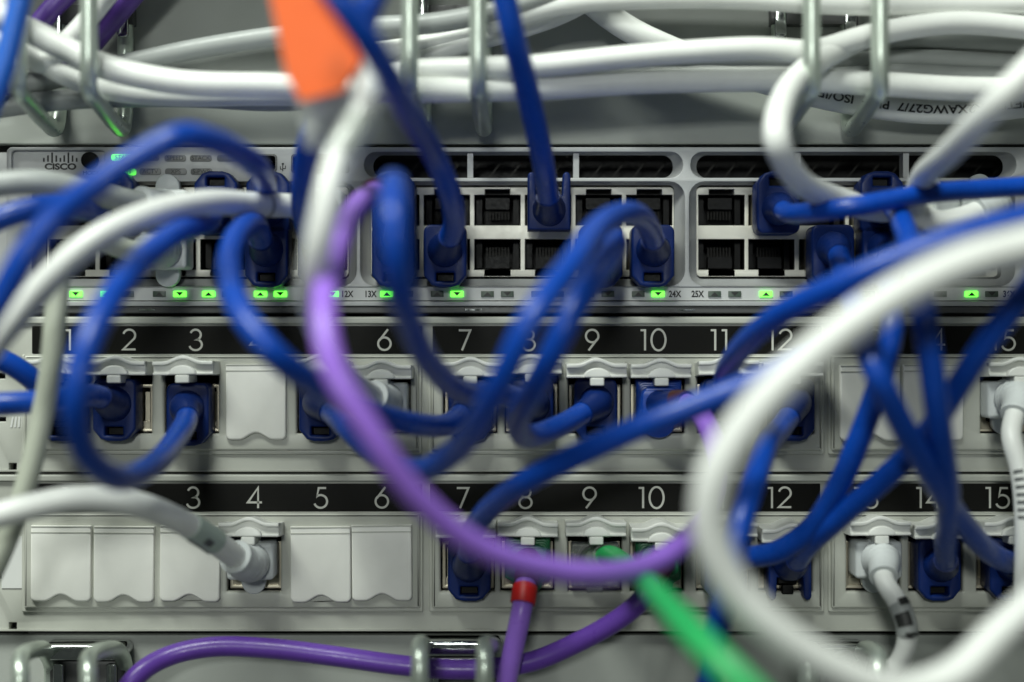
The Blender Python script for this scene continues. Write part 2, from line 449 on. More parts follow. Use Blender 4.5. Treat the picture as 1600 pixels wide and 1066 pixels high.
for li in (led, led2, led3):
    for i, x in enumerate(li):
        on = any(abs(x-q) < 6 for q in lit)
        p = link('indicator_light', led_body_on if on else led_body, M['ledon'] if on else M['ledoff'], sw, W(x, 459.5))
        q = link('arrow', tri[1 if i % 2 == 0 else 0], M['darkprint'], None); q.parent = p
for s_, x in (('12X', 542), ('13X', 578.5), ('24X', 1054.5), ('25X', 1090), ('36X', 1577)):
    link('port_legend', lettering(s_, x, 460, 9.8, -1.2, 0.82, 0.45), M['darkprint'], sw)
# left side of the switch: rack ear
MB().box(-95, 9, 236, 486, -34, -20).build('rack_ear', M['bezel'], sw)

# ------------------------------------------------------------------ patch panels
def stroke(pts, wd, off):
    """flat ribbon along a polyline, in glyph units (px)"""
    n = len(pts); L = []; R = []
    closed = math.hypot(pts[0][0]-pts[-1][0], pts[0][1]-pts[-1][1]) < 1e-6
    for i in range(n):
        a = pts[i-1] if i else (pts[-2] if closed else pts[0]); b = pts[i+1] if i < n-1 else (pts[1] if closed else pts[-1])
        def un(p, q):
            l = math.hypot(q[0]-p[0], q[1]-p[1]); return ((q[0]-p[0])/l, (q[1]-p[1])/l) if l > 1e-9 else None
        t1 = un(a, pts[i]); t2 = un(pts[i], b)
        t1 = t1 or t2; t2 = t2 or t1
        n1 = (-t1[1], t1[0]); n2 = (-t2[1], t2[0])
        mx, my = n1[0]+n2[0], n1[1]+n2[1]; l = math.hypot(mx, my) or 1; mx /= l; my /= l
        k = 1/max(0.45, mx*n1[0]+my*n1[1])
        L.append((pts[i][0]+mx*k*wd/2, pts[i][1]+my*k*wd/2)); R.append((pts[i][0]-mx*k*wd/2, pts[i][1]-my*k*wd/2))
    return L, R, off
H = 33.0
def glyph(c):                    # y up, baseline 0
    if c == '0': return [[(11*math.cos(a)+11, 16.5+16.5*math.sin(a)) for a in [2*math.pi*i/32 for i in range(33)]]], 22
    if c == '1': return [[(0, H-1.5), (7, H-1.5), (7, 0)]], 9
    if c == '2': return [arc(10, 23.5, 9.3, 9, 165, -35, 14)+[(0.5, 1.6), (20, 1.6)]], 20
    if c == '3': return [arc(9.5, 24.5, 8.2, 8, 160, -88, 12)+arc(9.5, 9, 9.8, 8.6, 88, -165, 14)[1:]], 20
    if c == '4': return [[(16, 0), (16, H-1), (0, 9), (22, 9)]], 22
    if c == '5': return [[(18, H-1.6), (6.5, H-1.6), (4, 18.5)]+arc(9.5, 10.5, 10.2, 10, 118, -160, 16)], 20
    if c == '6': return [arc(11, 10.5, 9.8, 9.8, 0, 360, 24), [(16.5, H), (3.2, 15.5)]], 22
    if c == '7': return [[(0, H-1.6), (18, H-1.6), (5, 0)]], 18
    if c == '8': return [arc(10, 24.5, 7.8, 7.6, 0, 360, 22), arc(10, 8.8, 9.6, 8.8, 0, 360, 24)], 20
    if c == '9': return [arc(11, H-10.5, 9.8, 9.8, 0, 360, 24), [(5.5, 0), (18.8, 17.5)]], 22
def number(s_, x, y, d, parent, sc_=1.0):
    g = MB(); wtot = sum(glyph(c)[1] for c in s_)+8*(len(s_)-1); x0 = -wtot/2; kk = 0
    for c in s_:
        st, wd = glyph(c)
        for pl in st:
            L, R, off = stroke(pl, 3.3, 0); n = len(g.v); m = len(L)
            for a, b in zip(L, R):
                g.v.append(Vector(((x0+a[0])*sc_*S, -(d+kk*0.15)*S, (a[1]-H/2)*sc_*S))); g.v.append(Vector(((x0+b[0])*sc_*S, -(d+kk*0.15)*S, (b[1]-H/2)*sc_*S)))
            for i in range(m-1): g.f.append((n+2*i, n+2*i+1, n+2*i+3, n+2*i+2))
            kk += 1
        x0 += wd+8
    return link('port_number', g.mesh('port_number', recalc=False), M['number'], parent, W(x, y))

# shapes shared by both panels (centred on the socket)
NOTCH = [(-x, 56-5.5*(1+math.cos(math.pi*x/27))) for x in [-25+50*i/14 for i in range(15)]]
cap_ol = [(-47, -62), (47, -62), (47, 48)]+arc(39, 48, 8, 8, 0, 90, 5)+[(29, 56)]+NOTCH+[(-29, 56)]+arc(-39, 48, 8, 8, 90, 180, 5)
ME_cap = plate([cap_ol], 2, 16, 3.5, True)
ME_capline = MB().box(-46, 46, -52.5, -50.8, 15.5, 16.6, True).box(-46, 46, -61.5, -60, 15.5, 16.8, True).mesh('cap_line')
ME_scoop = plate([[(29, 56)]+NOTCH+[(-29, 56)]], 2, 7, 1, True)
# open shutter, standing out from the panel and seen end on
def hump(w, ys, yh):
    n = 12
    return [(-w, ys), (-30, ys)]+[(x, ys+(yh-ys)*0.5*(1+math.cos(math.pi*x/30))) for x in [-30+60*i/n for i in range(1, n)]]+[(30, ys), (w, ys)]
ME_flap = plate([[(-46, -45)]+hump(46, -65, -74)+[(46, -45)]], 4, 62, 2.0, True)
up_ = hump(46, -66, -75); dn_ = hump(46, -60, -69)
ME_fridge = plate([up_+list(reversed(dn_))], 50, 70, 1.6, True)
ME_lobe = plate([arc(0, -45.5, 21, 14.5, 180, 360, 16)], 58, 74, 2.0, True)
ME_edge = plate([rrect(-46, -49, 46, -45, 1)], 58, 66, 1.2, True)
ME_tab = plate([rrect(-10.5, -45, 10.5, -33, 2)], 8, 74, 1.5, True)
# jack inside an open socket
def ring_plate(x0, y0, x1, y1, wd, d0, d1): return plate([rrect(x0, y0, x1, y1, 1.5), rrect(x0+wd, y0+wd, x1-wd, y1-wd, 1)], d0, d1, 0.6, True)
ME_shield = ring_plate(-40.5, -32, 40.5, 42.5, 5.5, -40, -12)
m = MB(); m.cavity(-42, 42, -46, 44, -110, -9, True); ME_hole = m.mesh('socket', recalc=False); ME_hole.flip_normals()
m = MB()
for k in range(8): m.box(-18+k*5.1-1.2, -18+k*5.1+1.2, -10, 12, -74, -70, True)
ME_pins = m.mesh('contacts')
m = MB(); m.box(26, 33, -20, 36, -34, -20, True); m.box(-33, -26, -20, 36, -34, -20, True); m.box(-38, -16, 26, 38, -30, -16, True); m.box(16, 38, 26, 38, -30, -16, True)
ME_spring = m.mesh('spring')

def patch_panel(y0, y1, label, ports, numbers, strips, frames, ysock, closed, caps_y):
    t = thing('patch_bay', W(800, y1, -20), label, 'patch panel', 'patch panels under the switch')
    hole = []
    for x in ports:
        if x not in closed: hole.append(rrect(x-42, ysock-46, x+42, ysock+44))
    link('back_plate', plate([rrect(-95, y0, 2200, y1, 2), rrect(-8, y0+88, 8, y0+97, 1), rrect(-8, y0+157, 9, y0+164, 1), rrect(14, y1-14, 26, y1-2.5, 1)]+hole, -24, 0, 1.5), M['panel'], t)
    # folded upper edge
    link('upper_edge', plate([rrect(-95, y0+1, 2200, y0+11, 3)], 0.4, 6, 2), M['panel'], t)
    MB().box(-95, 2200, y1-4, y1-1.5, 0.4, 3).build('lower_edge', M['panel'], t)
    for a, b in frames:
        hs = [rrect(x-42, ysock-46, x+42, ysock+44, 1.5) for x in ports if a < x < b and x not in closed]
        link('module_frame', plate([rrect(a, y0+61, b, ysock+71, 2)]+hs, -12, 9, 4), M['frame'], t)
        link('module_ridge', plate([rrect(a-5, y0+59, b+4, ysock+77, 3), rrect(a+0, y0+60.5, b-1, ysock+70, 2)], 0.5, 4.5, 1.8), M['frame'], t)
    for a, b in strips:
        link('label_strip', plate([rrect(a, y0+14.5, b, y0+57.5, 1)], 0.5, 4, 0.8), M['strip'], t)
    for x, n in zip(ports, numbers):
        number(str(n[0]), n[1], y0+36.2, 4.5, t)
    for i, x in enumerate(ports):
        j = random.uniform(-2, 2)
        if x in closed:
            p = link('dust_cap', ME_cap, M['cap'], t, W(x, caps_y+random.uniform(-1.2, 1.2), random.uniform(0, 3)))
            p.rotation_euler = (0, math.radians(random.uniform(-0.8, 0.8)), math.radians(random.uniform(-1.5, 1.5)))
            q = link('cap_groove', ME_capline, M['frame'], None); q.parent = p
            q = link('finger_notch', ME_scoop, M['frame'], None); q.parent = p
        else:
            p = link('socket', ME_hole, M['black'], t, W(x, ysock))
            for nm, mm, mt in (('jack_shield', ME_shield, 'shield'), ('contacts', ME_pins, 'contact'), ('spring', ME_spring, 'shield')):
                q = link(nm, mm, M[mt], None); q.parent = p
            p = link('shutter', ME_flap, M['shutter'], t, W(x+j*0.6, ysock+j*1.6, 0))
            p.rotation_euler = (math.radians(random.uniform(-4, 3)), math.radians(random.uniform(-0.8, 0.8)), 0)
            for nm, mm in (('shutter_ridge', ME_fridge), ('shutter_lip', ME_edge), ('finger_lobe', ME_lobe), ('hinge_tab', ME_tab)):
                q = link(nm, mm, M['shutter'], None); q.parent = p
    return t
up_ports = [101, 197, 301, 402, 507, 600, 735, 831, 930, 1027, 1131, 1229, 1356, 1454, 1572, 1670]
up_num = [(1, 108), (2, 203), (3, 307), (4, 403), (5, 505), (6, 601), (7, 726), (8, 826), (9, 925), (10, 1020), (11, 1123), (12, 1218), (13, 1358), (14, 1456), (15, 1566), (16, 1664)]
PU = patch_panel(495, 738, 'upper grey patch panel with most shutters open, directly under the switch', up_ports, up_num, [(51, 660), (676, 1283), (1297, 1905)], [(40, 655), (674, 1283), (1298, 1905)], 633, (402, 1356, 1454), 632)
lo_ports = [99, 197, 300, 398, 503, 598, 731, 824, 929, 1026, 1129, 1226, 1363, 1460, 1566, 1664]
lo_num = [(1, 103), (2, 200), (3, 303), (4, 399), (5, 502), (6, 597), (7, 723), (8, 821), (9, 921), (10, 1017), (11, 1118), (12, 1217), (13, 1352), (14, 1450), (15, 1557), (16, 1655)]
PL = patch_panel(741, 987, 'lower grey patch panel with five closed white dust caps at its left', lo_ports, lo_num, [(45, 660), (672, 1281), (1294, 1905)], [(40, 657), (676, 1283), (1298, 1905)], 879, (99, 197, 300, 503, 598), 882)
MB().box(3, 37, 838, 919, 0.5, 1.6).build('end_label', M['paper'], PL)
g = MB()
for k in range(5):
    n = len(g.v)
    for q in ((16+k*6, 668), (19+k*6, 668), (22+k*5, 651), (19+k*5, 651)): g.v.append(W(q[0], q[1], 0.8))
    g.f.append((n, n+1, n+2, n+3))
g.build('end_mark', M['paper'], PU)

# ------------------------------------------------------------------ plugs
def hood_ol():
    return [(-33, -30)]+arc(-22, -30, 11, 12, 180, 270, 5)+arc(22, -30, 11, 12, 270, 360, 5)+[(33, 36), (21, 51)]+[(10, 54.5), (-10, 54.5)]+[(-21, 51), (-33, 36)]
PLUG = {}
PLUG['hood'] = [('boot', plate([hood_ol(), rrect(-13.5, 32, 13.5, 45, 1.5)], -14, 40, 3.5, True), None), ('latch', MB().box(-12, 12, 33, 44, -10, 22, True).mesh('latch'), 'black'), ('plug_shell', MB().box(-32, 32, -26, 26, -60, -14, True).mesh('plug_shell'), 'shield')]
PLUG['prong'] = [('boot', plate([[(-33, -36), (33, -36), (33, 46)]+arc(27, 46, 6, 7, 0, 180, 6)+[(20, 18), (-20, 18)]+arc(-27, 46, 6, 7, 0, 180, 6)+[(-33, 40)]], -14, 40, 3, True), None), ('latch', plate([rrect(-15, 20, 15, 32, 2), ], -20, 14, 2, True), 'black'), ('latch_end', plate([rrect(-9, 32, 9, 47, 2)], -20, 18, 2, True), 'black')]
PLUG['round'] = [('boot', plate([rrect(-36, -31, 36, 26, 6)], -16, 46, 5, True), None), ('tab', plate([[(-19, 20)]+[(19, 20)]+arc(0, 33, 19, 20, 0, 180, 16)], -4, 12, 2, True), None), ('latch', MB().box(-17, 17, 20, 34, -20, -5, True).mesh('latch'), 'black')]
PLUG['rib'] = [('boot', plate([[(-35, -40), (35, -40), (35, 24), (24, 30)]+arc(0, 32, 23, 18, 0, 180, 12)+[(-24, 30), (-35, 24)]], -14, 30, 4, True), None)]+[('rib', plate([rrect(-33+k*1.2, -37+k*3, 33-k*1.2, 22-k*2, 9)], 30.5+k*6, 34.5+k*6, 1.4, True), None) for k in range(5)]+[('boot_core', plate([rrect(-28, -30, 28, 16, 12)], 29, 56, 3, True), None)]
PLUG['clear'] = [('plug_shell', plate([rrect(-37, -28, 37, 38, 3)], -16, 24, 3, True), None), ('tab', plate([rrect(-13, 38.5, 13, 50, 2)], -10, 10, 2, True), None)]

def add_plug(t, kind, x, y, flip, mat, path, end, relief):
    for nm, me, mk in PLUG[kind]:
        key = (me.name, mat.name if mk is None else mk)
        mm = MESHES.get(key)
        if mm is None:
            mm = me.copy(); mm.materials.clear(); mm.materials.append(M[mk] if mk else mat); MESHES[key] = mm
        q = link(nm, mm, None, t, W(x, y))
        if flip: q.rotation_euler = (0, math.pi, 0)
    # strain relief along the first stretch of the cable
    r0, r1, ln, ribs, rmat = relief
    p = path if end == 0 else list(reversed(path))
    seg = cut(p, 0, ln); rad = []; N = len(seg)
    for i in range(N):
        u = i/(N-1); r = r1+(r0-r1)*((1-u)**1.6)
        if ribs:
            r = r0+(r1-r0)*u; r *= 1+0.03*math.copysign(1, math.sin(u*math.pi*2*ribs))*(1 if u < 0.75 else 0)+(0.06 if u > 0.92 else 0)
        rad.append(r*S)
    MB().tube(seg, rad, 22).build('strain_relief', rmat, t, angle=50)
MESHES = {}
RB, RW, RP = 16.5, 18.0, 15.5
def cable(name, label, cat, group, mat, pts, r, plugs=()):
    """plugs: (end, kind, x, y, flip, boot material)"""
    w_ = [P(*q) for q in pts]
    start = [q for q in plugs if q[0] == 0]; stop = [q for q in plugs if q[0] == 1]
    dep = {'hood': (20, 62), 'prong': (20, 60), 'round': (30, 78), 'rib': (30, 74), 'clear': (6, 40)}
    def stub(q):
        k = dep[q[1]]; dy = 4 if q[4] else -4
        return [W(q[2], q[3]+dy, k[0]), W(q[2], q[3]+dy, k[1])]
    if start: w_ = stub(start[0])+w_
    if stop: w_ = w_+list(reversed(stub(stop[0])))
    path = spline(w_)
    base = path[0] if start else (path[-1] if stop else path[len(path)//2])
    if not plugs:
        o = MB().tube(path, [r*S]*len(path), 20).build(name, mat); tag(o, label, cat, group); return o, path
    t = thing(name, base, label, cat, group)
    MB().tube(path, [r*S]*len(path), 20).build('jacket', mat, t)
    for q in plugs:
        kind = q[1]; bm_ = q[5]
        rel = {'hood': (31, r*1.10, 92, 0, bm_), 'prong': (30, r*1.10, 84, 0, bm_), 'round': (31, r*1.36, 88, 9, bm_), 'rib': (24, r*1.15, 84, 0, bm_), 'clear': (27, r*1.15, 60, 3, bm_)}[kind]
        if len(q) > 6: rel = rel[:4]+(q[6],)
        add_plug(t, kind, q[2], q[3], q[4], bm_, path, q[0], rel)
    return t, path
def band(t, path, s0, s1, r, mat, name='sleeve'):
    seg = cut(path, s0, s1); MB().tube(seg, [r*S]*len(seg), 20).build(name, mat, t)
def wrap(t, path, r, s_mid, text_me, mat, name='print', rev=False, roll=0.0):
    """bend flat print (x along, y across; rack units) round a cable, facing the viewer"""
    L = arclen(path)
    def at(s):
        s = max(0, min(s*S, L[-1]-1e-9))
        for i in range(1, len(L)):
            if L[i] >= s:
                return path[i-1].lerp(path[i], (s-L[i-1])/max(1e-12, L[i]-L[i-1])), (path[min(i+1, len(path)-1)]-path[max(0, i-2)]).normalized()
        return path[-1], (path[-1]-path[-2]).normalized()
    for v in text_me.vertices:
        u, q = v.co.x, v.co.y
        if rev: u, q = -u, -q
        c, T = at(s_mid+u)
        N = Vector((0, -1, 0)); N = (N-T*N.dot(T)).normalized(); B = T.cross(N)
        if B.z < 0: B = -B
        a = q/r+roll
        v.co = c+(N*math.cos(a)+B*math.sin(a))*(r+0.9)*S
    return link(name, text_me, mat, t)
def patch(wd, ht, nx=10, ny=5):
    g = MB()
    for i in range(nx+1):
        for j in range(ny+1): g.v.append(Vector((wd*(i/nx-0.5), ht*(j/ny-0.5), 0)))
    for i in range(nx):
        for j in range(ny): g.f.append((i*(ny+1)+j, (i+1)*(ny+1)+j, (i+1)*(ny+1)+j+1, i*(ny+1)+j+1))
    return g.mesh('patch', recalc=False)

GB = 'blue patch cables plugged into the switch and panels'
GWT = 'white cables lying through the wire rings'
GW = 'white patch cables with moulded plugs'
GP = 'purple patch cables'
bt, wb = M['boot'], M['wboot']
U, Lo = 633, 879
def blue(label, pts, plugs, r=RB): return cable('patch_cable', label, 'patch cable', GB, M['blue'], pts, r, [q+(bt,) if len(q) == 5 else q for q in plugs])
def white(label, pts, plugs, r=RW, mat=None): return cable('patch_cable', label, 'patch cable', GW, mat or M['white'], pts, r, [q+(wb,) for q in plugs])

# blue patch cables
blue('blue cable from the top edge to a lower port, right of the brightly spotted loop',
     [(495, -50, 680), (543, 18, 680), (590, 88, 650), (632, 165, 520), (677, 240, 320), (702, 300, 240), (710, 350, 150)][::1], [(1, 'hood', 697, 396, False)])
blue('blue cable dropping behind the orange tag into the first port block of the switch',
     [(605, -50, 560), (572, 25, 560), (556, 80, 480), (512, 135, 390), (484, 215, 310), (472, 305, 220), (480, 362, 140)], [(1, 'hood', 503, 396, False)])
blue('straight blue cable from the top edge into the upper-row switch port under the vent',
     [(783, -30, 360), (803, 60, 340), (826, 150, 280), (846, 240, 200), (855, 296, 120)], [(1, 'prong', 857, 326, True)])
blue('blue cable arching over the status lights and leaving at the left edge',
     [(414, 282, 200), (387, 248, 400), (338, 222, 500), (283, 213, 550), (230, 237, 560), (148, 290, 570), (85, 342, 570), (42, 395, 580), (8, 452, 580), (-60, 560, 580)], [(0, 'hood', 424, 326, True)])
blue('blue cable entering from the left edge just under the grey-white cable near the logo',
     [(-60, 368, 320), (25, 333, 310), (80, 322, 290), (135, 328, 190)], [(1, 'hood', 185, 326, True)])
blue('blue cable in a long loop from the switch to upper panel port 3',
     [(326, 346, 210), (270, 368, 400), (213, 415, 500), (165, 480, 580), (129, 560, 620), (118, 635, 620), (132, 705, 570), (182, 748, 480), (238, 728, 340), (272, 690, 200), (292, 655, 115)], [(0, 'hood', 344, 326, True), (1, 'hood', 301, 640, False)])
blue('blue cable sweeping under the purple one to upper panel port 7',
     [(398, 350, 200), (368, 372, 330), (358, 420, 430), (375, 485, 530), (425, 550, 560), (495, 602, 480), (580, 645, 350), (655, 664, 250), (703, 662, 150)], [(0, 'hood', 422, 396, False), (1, 'hood', 735, U, False)])
blue('blue cable bowed out with a bright round highlight, left of the empty ports',
     [(617, 355, 180), (616, 305, 400), (615, 288, 600), (614, 330, 690), (617, 380, 700), (624, 440, 680), (644, 515, 570), (680, 578, 410), (725, 612, 270), (785, 616, 150)], [(0, 'hood', 617, 396, False), (1, 'hood', 831, U, False)])
blue('blue cable curving from the 24X port down to upper panel port 5',
     [(1012, 352, 180), (985, 333, 310), (938, 352, 440), (890, 418, 560), (829, 500, 620), (786, 590, 600), (748, 658, 530), (712, 704, 440), (655, 736, 350), (590, 712, 260), (548, 675, 190), (520, 648, 115)], [(0, 'hood', 1017, 396, False), (1, 'hood', 505, U, False)])
blue('blue cable hooking back up into upper panel port 9 beside the 24X cable',
     [(948, 366, 170), (962, 385, 310), (936, 425, 440), (898, 482, 500), (866, 546, 500), (834, 608, 450), (808, 655, 350), (826, 683, 240), (876, 665, 160), (906, 648, 110)], [(0, 'hood', 937, 396, False), (1, 'hood', 929, U, False)])
blue('long blue cable rising diagonally from lower panel port 7 under the white loop',
     [(738, 832, 160), (768, 792, 250), (830, 748, 350), (920, 703, 410), (1010, 663, 440), (1100, 628, 450), (1190, 592, 460), (1270, 545, 470), (1350, 492, 490), (1440, 445, 500), (1540, 410, 500), (1680, 385, 500)], [(0, 'hood', 734, Lo, False)])
blue('blue cable rising from upper panel port 11 along the top of the white loop',
     [(1132, 592, 150), (1156, 547, 280), (1215, 494, 400), (1300, 449, 470), (1400, 405, 500), (1500, 368, 510), (1680, 320, 510)], [(0, 'hood', 1127, U, False)])
blue('nearly level blue cable from a 25X-block upper port to the right edge',
     [(1238, 334, 170), (1320, 325, 245), (1450, 303, 215), (1560, 294, 180), (1720, 284, 165)], [(0, 'hood', 1210, 326, True)], 14.5)
blue('blue cable falling almost straight to lower panel port 14',
     [(1392, 318, 130), (1414, 358, 260), (1437, 450, 430), (1452, 550, 450), (1468, 670, 410), (1482, 780, 310), (1478, 845, 200)], [(0, 'hood', 1369, 326, True), (1, 'hood', 1458, Lo, False)])
blue('blue cable slanting down right from under the white loop to lower panel port 15',
     [(1316, 420, 170), (1338, 490, 340), (1366, 575, 470), (1405, 655, 440), (1450, 735, 370), (1495, 805, 270), (1545, 862, 170)], [(0, 'hood', 1294, 396, False), (1, 'hood', 1568, Lo, False)])
blue('blue cable from the right edge running down left to lower panel port 12',
     [(1680, 350, 440), (1594, 468, 460), (1542, 535, 440), (1490, 615, 390), (1440, 690, 330), (1385, 745, 290), (1322, 800, 240), (1268, 846, 180)], [(1, 'prong', 1228, Lo, False)])
blue('blue cable crossing behind the others to lower panel port 11',
     [(1388, 445, 200), (1396, 505, 300), (1378, 585, 300), (1345, 680, 270), (1310, 760, 240), (1268, 825, 200), (1215, 862, 170), (1165, 872, 120)], [(0, 'hood', 1372, 396, False), (1, 'hood', 1129, Lo, False)])
blue('blue cable from upper panel port 12 dropping inside the white loop, behind the green cable',
     [(1224, 665, 130), (1200, 695, 250), (1180, 750, 340), (1157, 820, 390), (1143, 890, 390), (1128, 950, 370), (1118, 1005, 350), (1098, 1120, 330)], [(0, 'hood', 1233, U, False)])
blue('short blue cable from the left edge into upper panel port 1', [(-60, 540, 160), (18, 570, 140), (62, 603, 110)], [(1, 'hood', 103, U, False)])
blue('level blue cable from the left edge into upper panel port 2', [(-60, 634, 260), (30, 630, 250), (90, 624, 220), (148, 618, 130)], [(1, 'hood', 188, U, False)])
o, _p = cable('cable', 'pale blue cable crossing the top left corner', 'cable', None, M['bluelight'], [(45, -60, 420), (22, 40, 420), (4, 110, 420), (-40, 220, 420)], 15.5)

# white patch cables
t, p = white('white cable arching from the left edge to the upper row beside the tagged cable',
      [(-60, 600, 430), (20, 502, 450), (80, 433, 450), (150, 374, 430), (230, 336, 390), (320, 317, 300), (400, 320, 190)], [(1, 'round', 503, 326, True)])
s_ = nearest_s(p, P(418, 321, 180)); band(t, p, s_-3, s_+3, 19.6, M['greyw'], 'collar')
white('grey-white cable entering by the logo to an upper port of the first block',
      [(-60, 296, 250), (50, 284, 240), (130, 298, 200), (190, 312, 140)], [(1, 'round', 264, 326, True)], mat=M['greyw'])
white('putty-white cable hanging down the left edge in front of both panels',
      [(205, 392, 140), (140, 374, 210), (99, 405, 260), (88, 480, 270), (80, 570, 270), (66, 650, 260), (40, 760, 250), (4, 860, 240), (-50, 970, 230)], [(0, 'round', 264, 396, False)], r=15.5, mat=M['putty'])
t, p = white('white cable arching to lower panel port 4, with a pale green sleeve',
      [(-60, 822, 350), (50, 791, 340), (120, 779, 330), (200, 785, 300), (265, 806, 250), (322, 837, 180)], [(1, 'round', 398, 874, False)])
s_ = nearest_s(p, P(300, 824, 205))
band(t, p, s_-8, s_+58, RW+1.2, M['sleeve'])
wrap(t, p, RW+1.6, s_+26, patch(18, 11), M['grime']); wrap(t, p, RW+1.6, s_+28, patch(60, 7), M['grime'], roll=-1.0)
t, p = white('tall white cable below the orange tag, curving into upper panel port 6',
      [(470, -80, 420), (525, 10, 460), (560, 85, 540), (573, 130, 580), (568, 176, 605), (547, 215, 615), (527, 250, 625), (509, 322, 645), (495, 395, 640), (488, 455, 600), (500, 520, 470), (530, 575, 300), (564, 606, 160)], [(1, 'round', 603, 628, False)], r=16.8)
s_ = nearest_s(p, P(547, 215, 615)); band(t, p, s_-30, s_+24, 19.5, M['clear'], 'clear_sleeve')
cable('cable', 'thick white cable in a large loop close to the viewer at the lower right', 'cable', None, M['white'],
      [(1760, 335, 760), (1620, 378, 770), (1500, 412, 780), (1385, 470, 790), (1275, 550, 790), (1172, 652, 790), (1117, 745, 790), (1110, 830, 780), (1142, 912, 770), (1210, 985, 760), (1310, 1047, 740), (1405, 1080, 720), (1490, 1056, 700), (1560, 990, 680), (1640, 918, 670), (1760, 800, 660)], 20.5)
white('white cable hooking down from the right wire ring into the 25X port block',
      [(1450, 20, 60), (1350, 58, 120), (1272, 100, 190), (1224, 155, 320), (1214, 220, 400), (1241, 275, 340), (1300, 308, 190), (1370, 328, 140)], [(1, 'round', 1449, 326, True)])
white('white cable sloping down left from the right edge towards the 25X block',
      [(1740, -40, 540), (1640, 75, 540), (1560, 158, 530), (1490, 232, 420), (1437, 288, 190), (1432, 332, 135), (1470, 348, 120)], [(1, 'round', 1528, 326, True)])
t, p = white('white cable with ribbed plug in upper panel port 15 at the right edge', [(1580, 680, 130), (1594, 735, 150), (1601, 800, 160), (1600, 960, 170)], [(0, 'round', 1566, 626, False)], r=15)
s_ = nearest_s(p, P(1596, 760, 152))
for k in range(7): wrap(t, p, 15, s_-20+k*11, patch(5, 14), M['grime'], roll=-0.5)
t, p = white('white cable with ribbed plug and dark printed sleeve in lower panel port 13', [(1382, 908, 120), (1406, 948, 150), (1418, 990, 160), (1404, 1036, 150), (1366, 1062, 140), (1300, 1130, 130)], [(0, 'round', 1363, 872, False)], r=15)
s_ = nearest_s(p, P(1412, 965, 153)); band(t, p, s_-22, s_+26, 16.2, M['greyw'])
wrap(t, p, 16.4, s_+2, patch(18, 24), M['darkprint'], roll=-0.3); wrap(t, p, 16.4, s_-20, patch(9, 18), M['darkprint'], roll=0.5)

wrap(t, p, 16.4, s_+22, patch(7, 20), M['darkprint'], roll=0.2)
# purple and green
t, p = cable('patch_cable', 'purple cable hanging in a wide U from the switch to upper panel port 10', 'patch cable', GP, M['purple'],
      [(600, 302, 130), (573, 309, 300), (547, 340, 440), (523, 400, 560), (506, 480, 660), (521, 575, 700), (584, 682, 700), (637, 760, 680), (721, 838, 640), (800, 876, 600), (850, 888, 570), (900, 896, 540), (950, 896, 500), (1000, 888, 450), (1050, 864, 390), (1087, 830, 330), (1120, 770, 270), (1118, 705, 210), (1100, 655, 165), (1070, 630, 105)], RP,
      [(0, 'hood', 617, 326, True, bt), (1, 'rib', 1027, U, False, M['blue'], M['boot'])])
band(t, p, nearest_s(p, P(1058, 625, 98))-14, nearest_s(p, P(1058, 625, 98))+10, RP+4, M['brown'], 'collar')
s_ = nearest_s(p, P(588, 302, 220)); band(t, p, s_-24, s_+4, RP+5, M['brown'], 'band')
t, p = cable('patch_cable', 'purple cable with a red band dropping from lower panel port 8', 'patch cable', GP, M['purple'],
      [(822, 905, 100), (816, 948, 125), (803, 1010, 125), (780, 1120, 115)], RP, [(0, 'rib', 824, Lo-4, False, M['gboot'], M['brown'])])
s_ = nearest_s(p, P(818, 930, 116)); band(t, p, s_-12, s_+14, RP+3.5, M['red'], 'band')
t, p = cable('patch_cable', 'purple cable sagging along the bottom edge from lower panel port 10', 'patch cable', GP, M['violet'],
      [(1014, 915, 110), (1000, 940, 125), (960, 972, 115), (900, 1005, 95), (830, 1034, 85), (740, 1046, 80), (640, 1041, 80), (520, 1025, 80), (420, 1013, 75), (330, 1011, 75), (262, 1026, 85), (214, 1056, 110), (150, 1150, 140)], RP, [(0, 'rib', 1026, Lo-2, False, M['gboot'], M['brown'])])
t, p = cable('patch_cable', 'green cable from lower panel port 9 running out to the bottom edge', 'patch cable', None, M['green'],
      [(950, 868, 72), (975, 881, 150), (1004, 906, 380), (1036, 938, 610), (1085, 993, 740), (1140, 1050, 800), (1260, 1170, 840)], 15.5, [(0, 'clear', 929, Lo-4, False, M['clear'])])
band(t, p, nearest_s(p, P(1062, 968, 690)), -2, 17.8, M['green'], 'outer_sheath')

# cables lying through the wire rings at the top
def loose(label, pts, r, mat, group=GWT): return cable('cable', label, 'cable', group, mat, pts, r)
loose('long white cable running level through all three upper wire rings', [(-80, -15, 210), (60, 55, 205), (160, 103, 205), (280, 129, 205), (430, 134, 200), (560, 141, 190), (700, 141, 170), (850, 137, 160), (1000, 128, 150), (1200, 124, 135), (1300, 127, 130), (1400, 133, 125), (1500, 139, 120), (1700, 140, 120)], 18.5, M['white'])
loose('white cable rising gently to the right above the long level one', [(540, 132, 110), (640, 112, 150), (740, 107, 170), (830, 104, 180), (1000, 87, 185), (1180, 76, 180), (1270, 80, 165), (1350, 58, 150), (1430, 42, 140), (1510, 36, 130), (1700, 55, 120)], 17, M['white'])
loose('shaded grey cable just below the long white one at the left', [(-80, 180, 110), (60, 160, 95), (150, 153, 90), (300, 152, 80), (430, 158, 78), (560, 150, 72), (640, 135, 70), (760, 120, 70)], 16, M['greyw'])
loose('shaded grey cable climbing from the left wire ring behind the orange tag', [(-40, 130, 95), (60, 128, 90), (130, 112, 85), (200, 99, 80), (300, 78, 80), (430, 57, 85), (580, 42, 95), (680, 36, 105), (780, 16, 115), (900, -20, 120)], 15.5, M['greyw'])
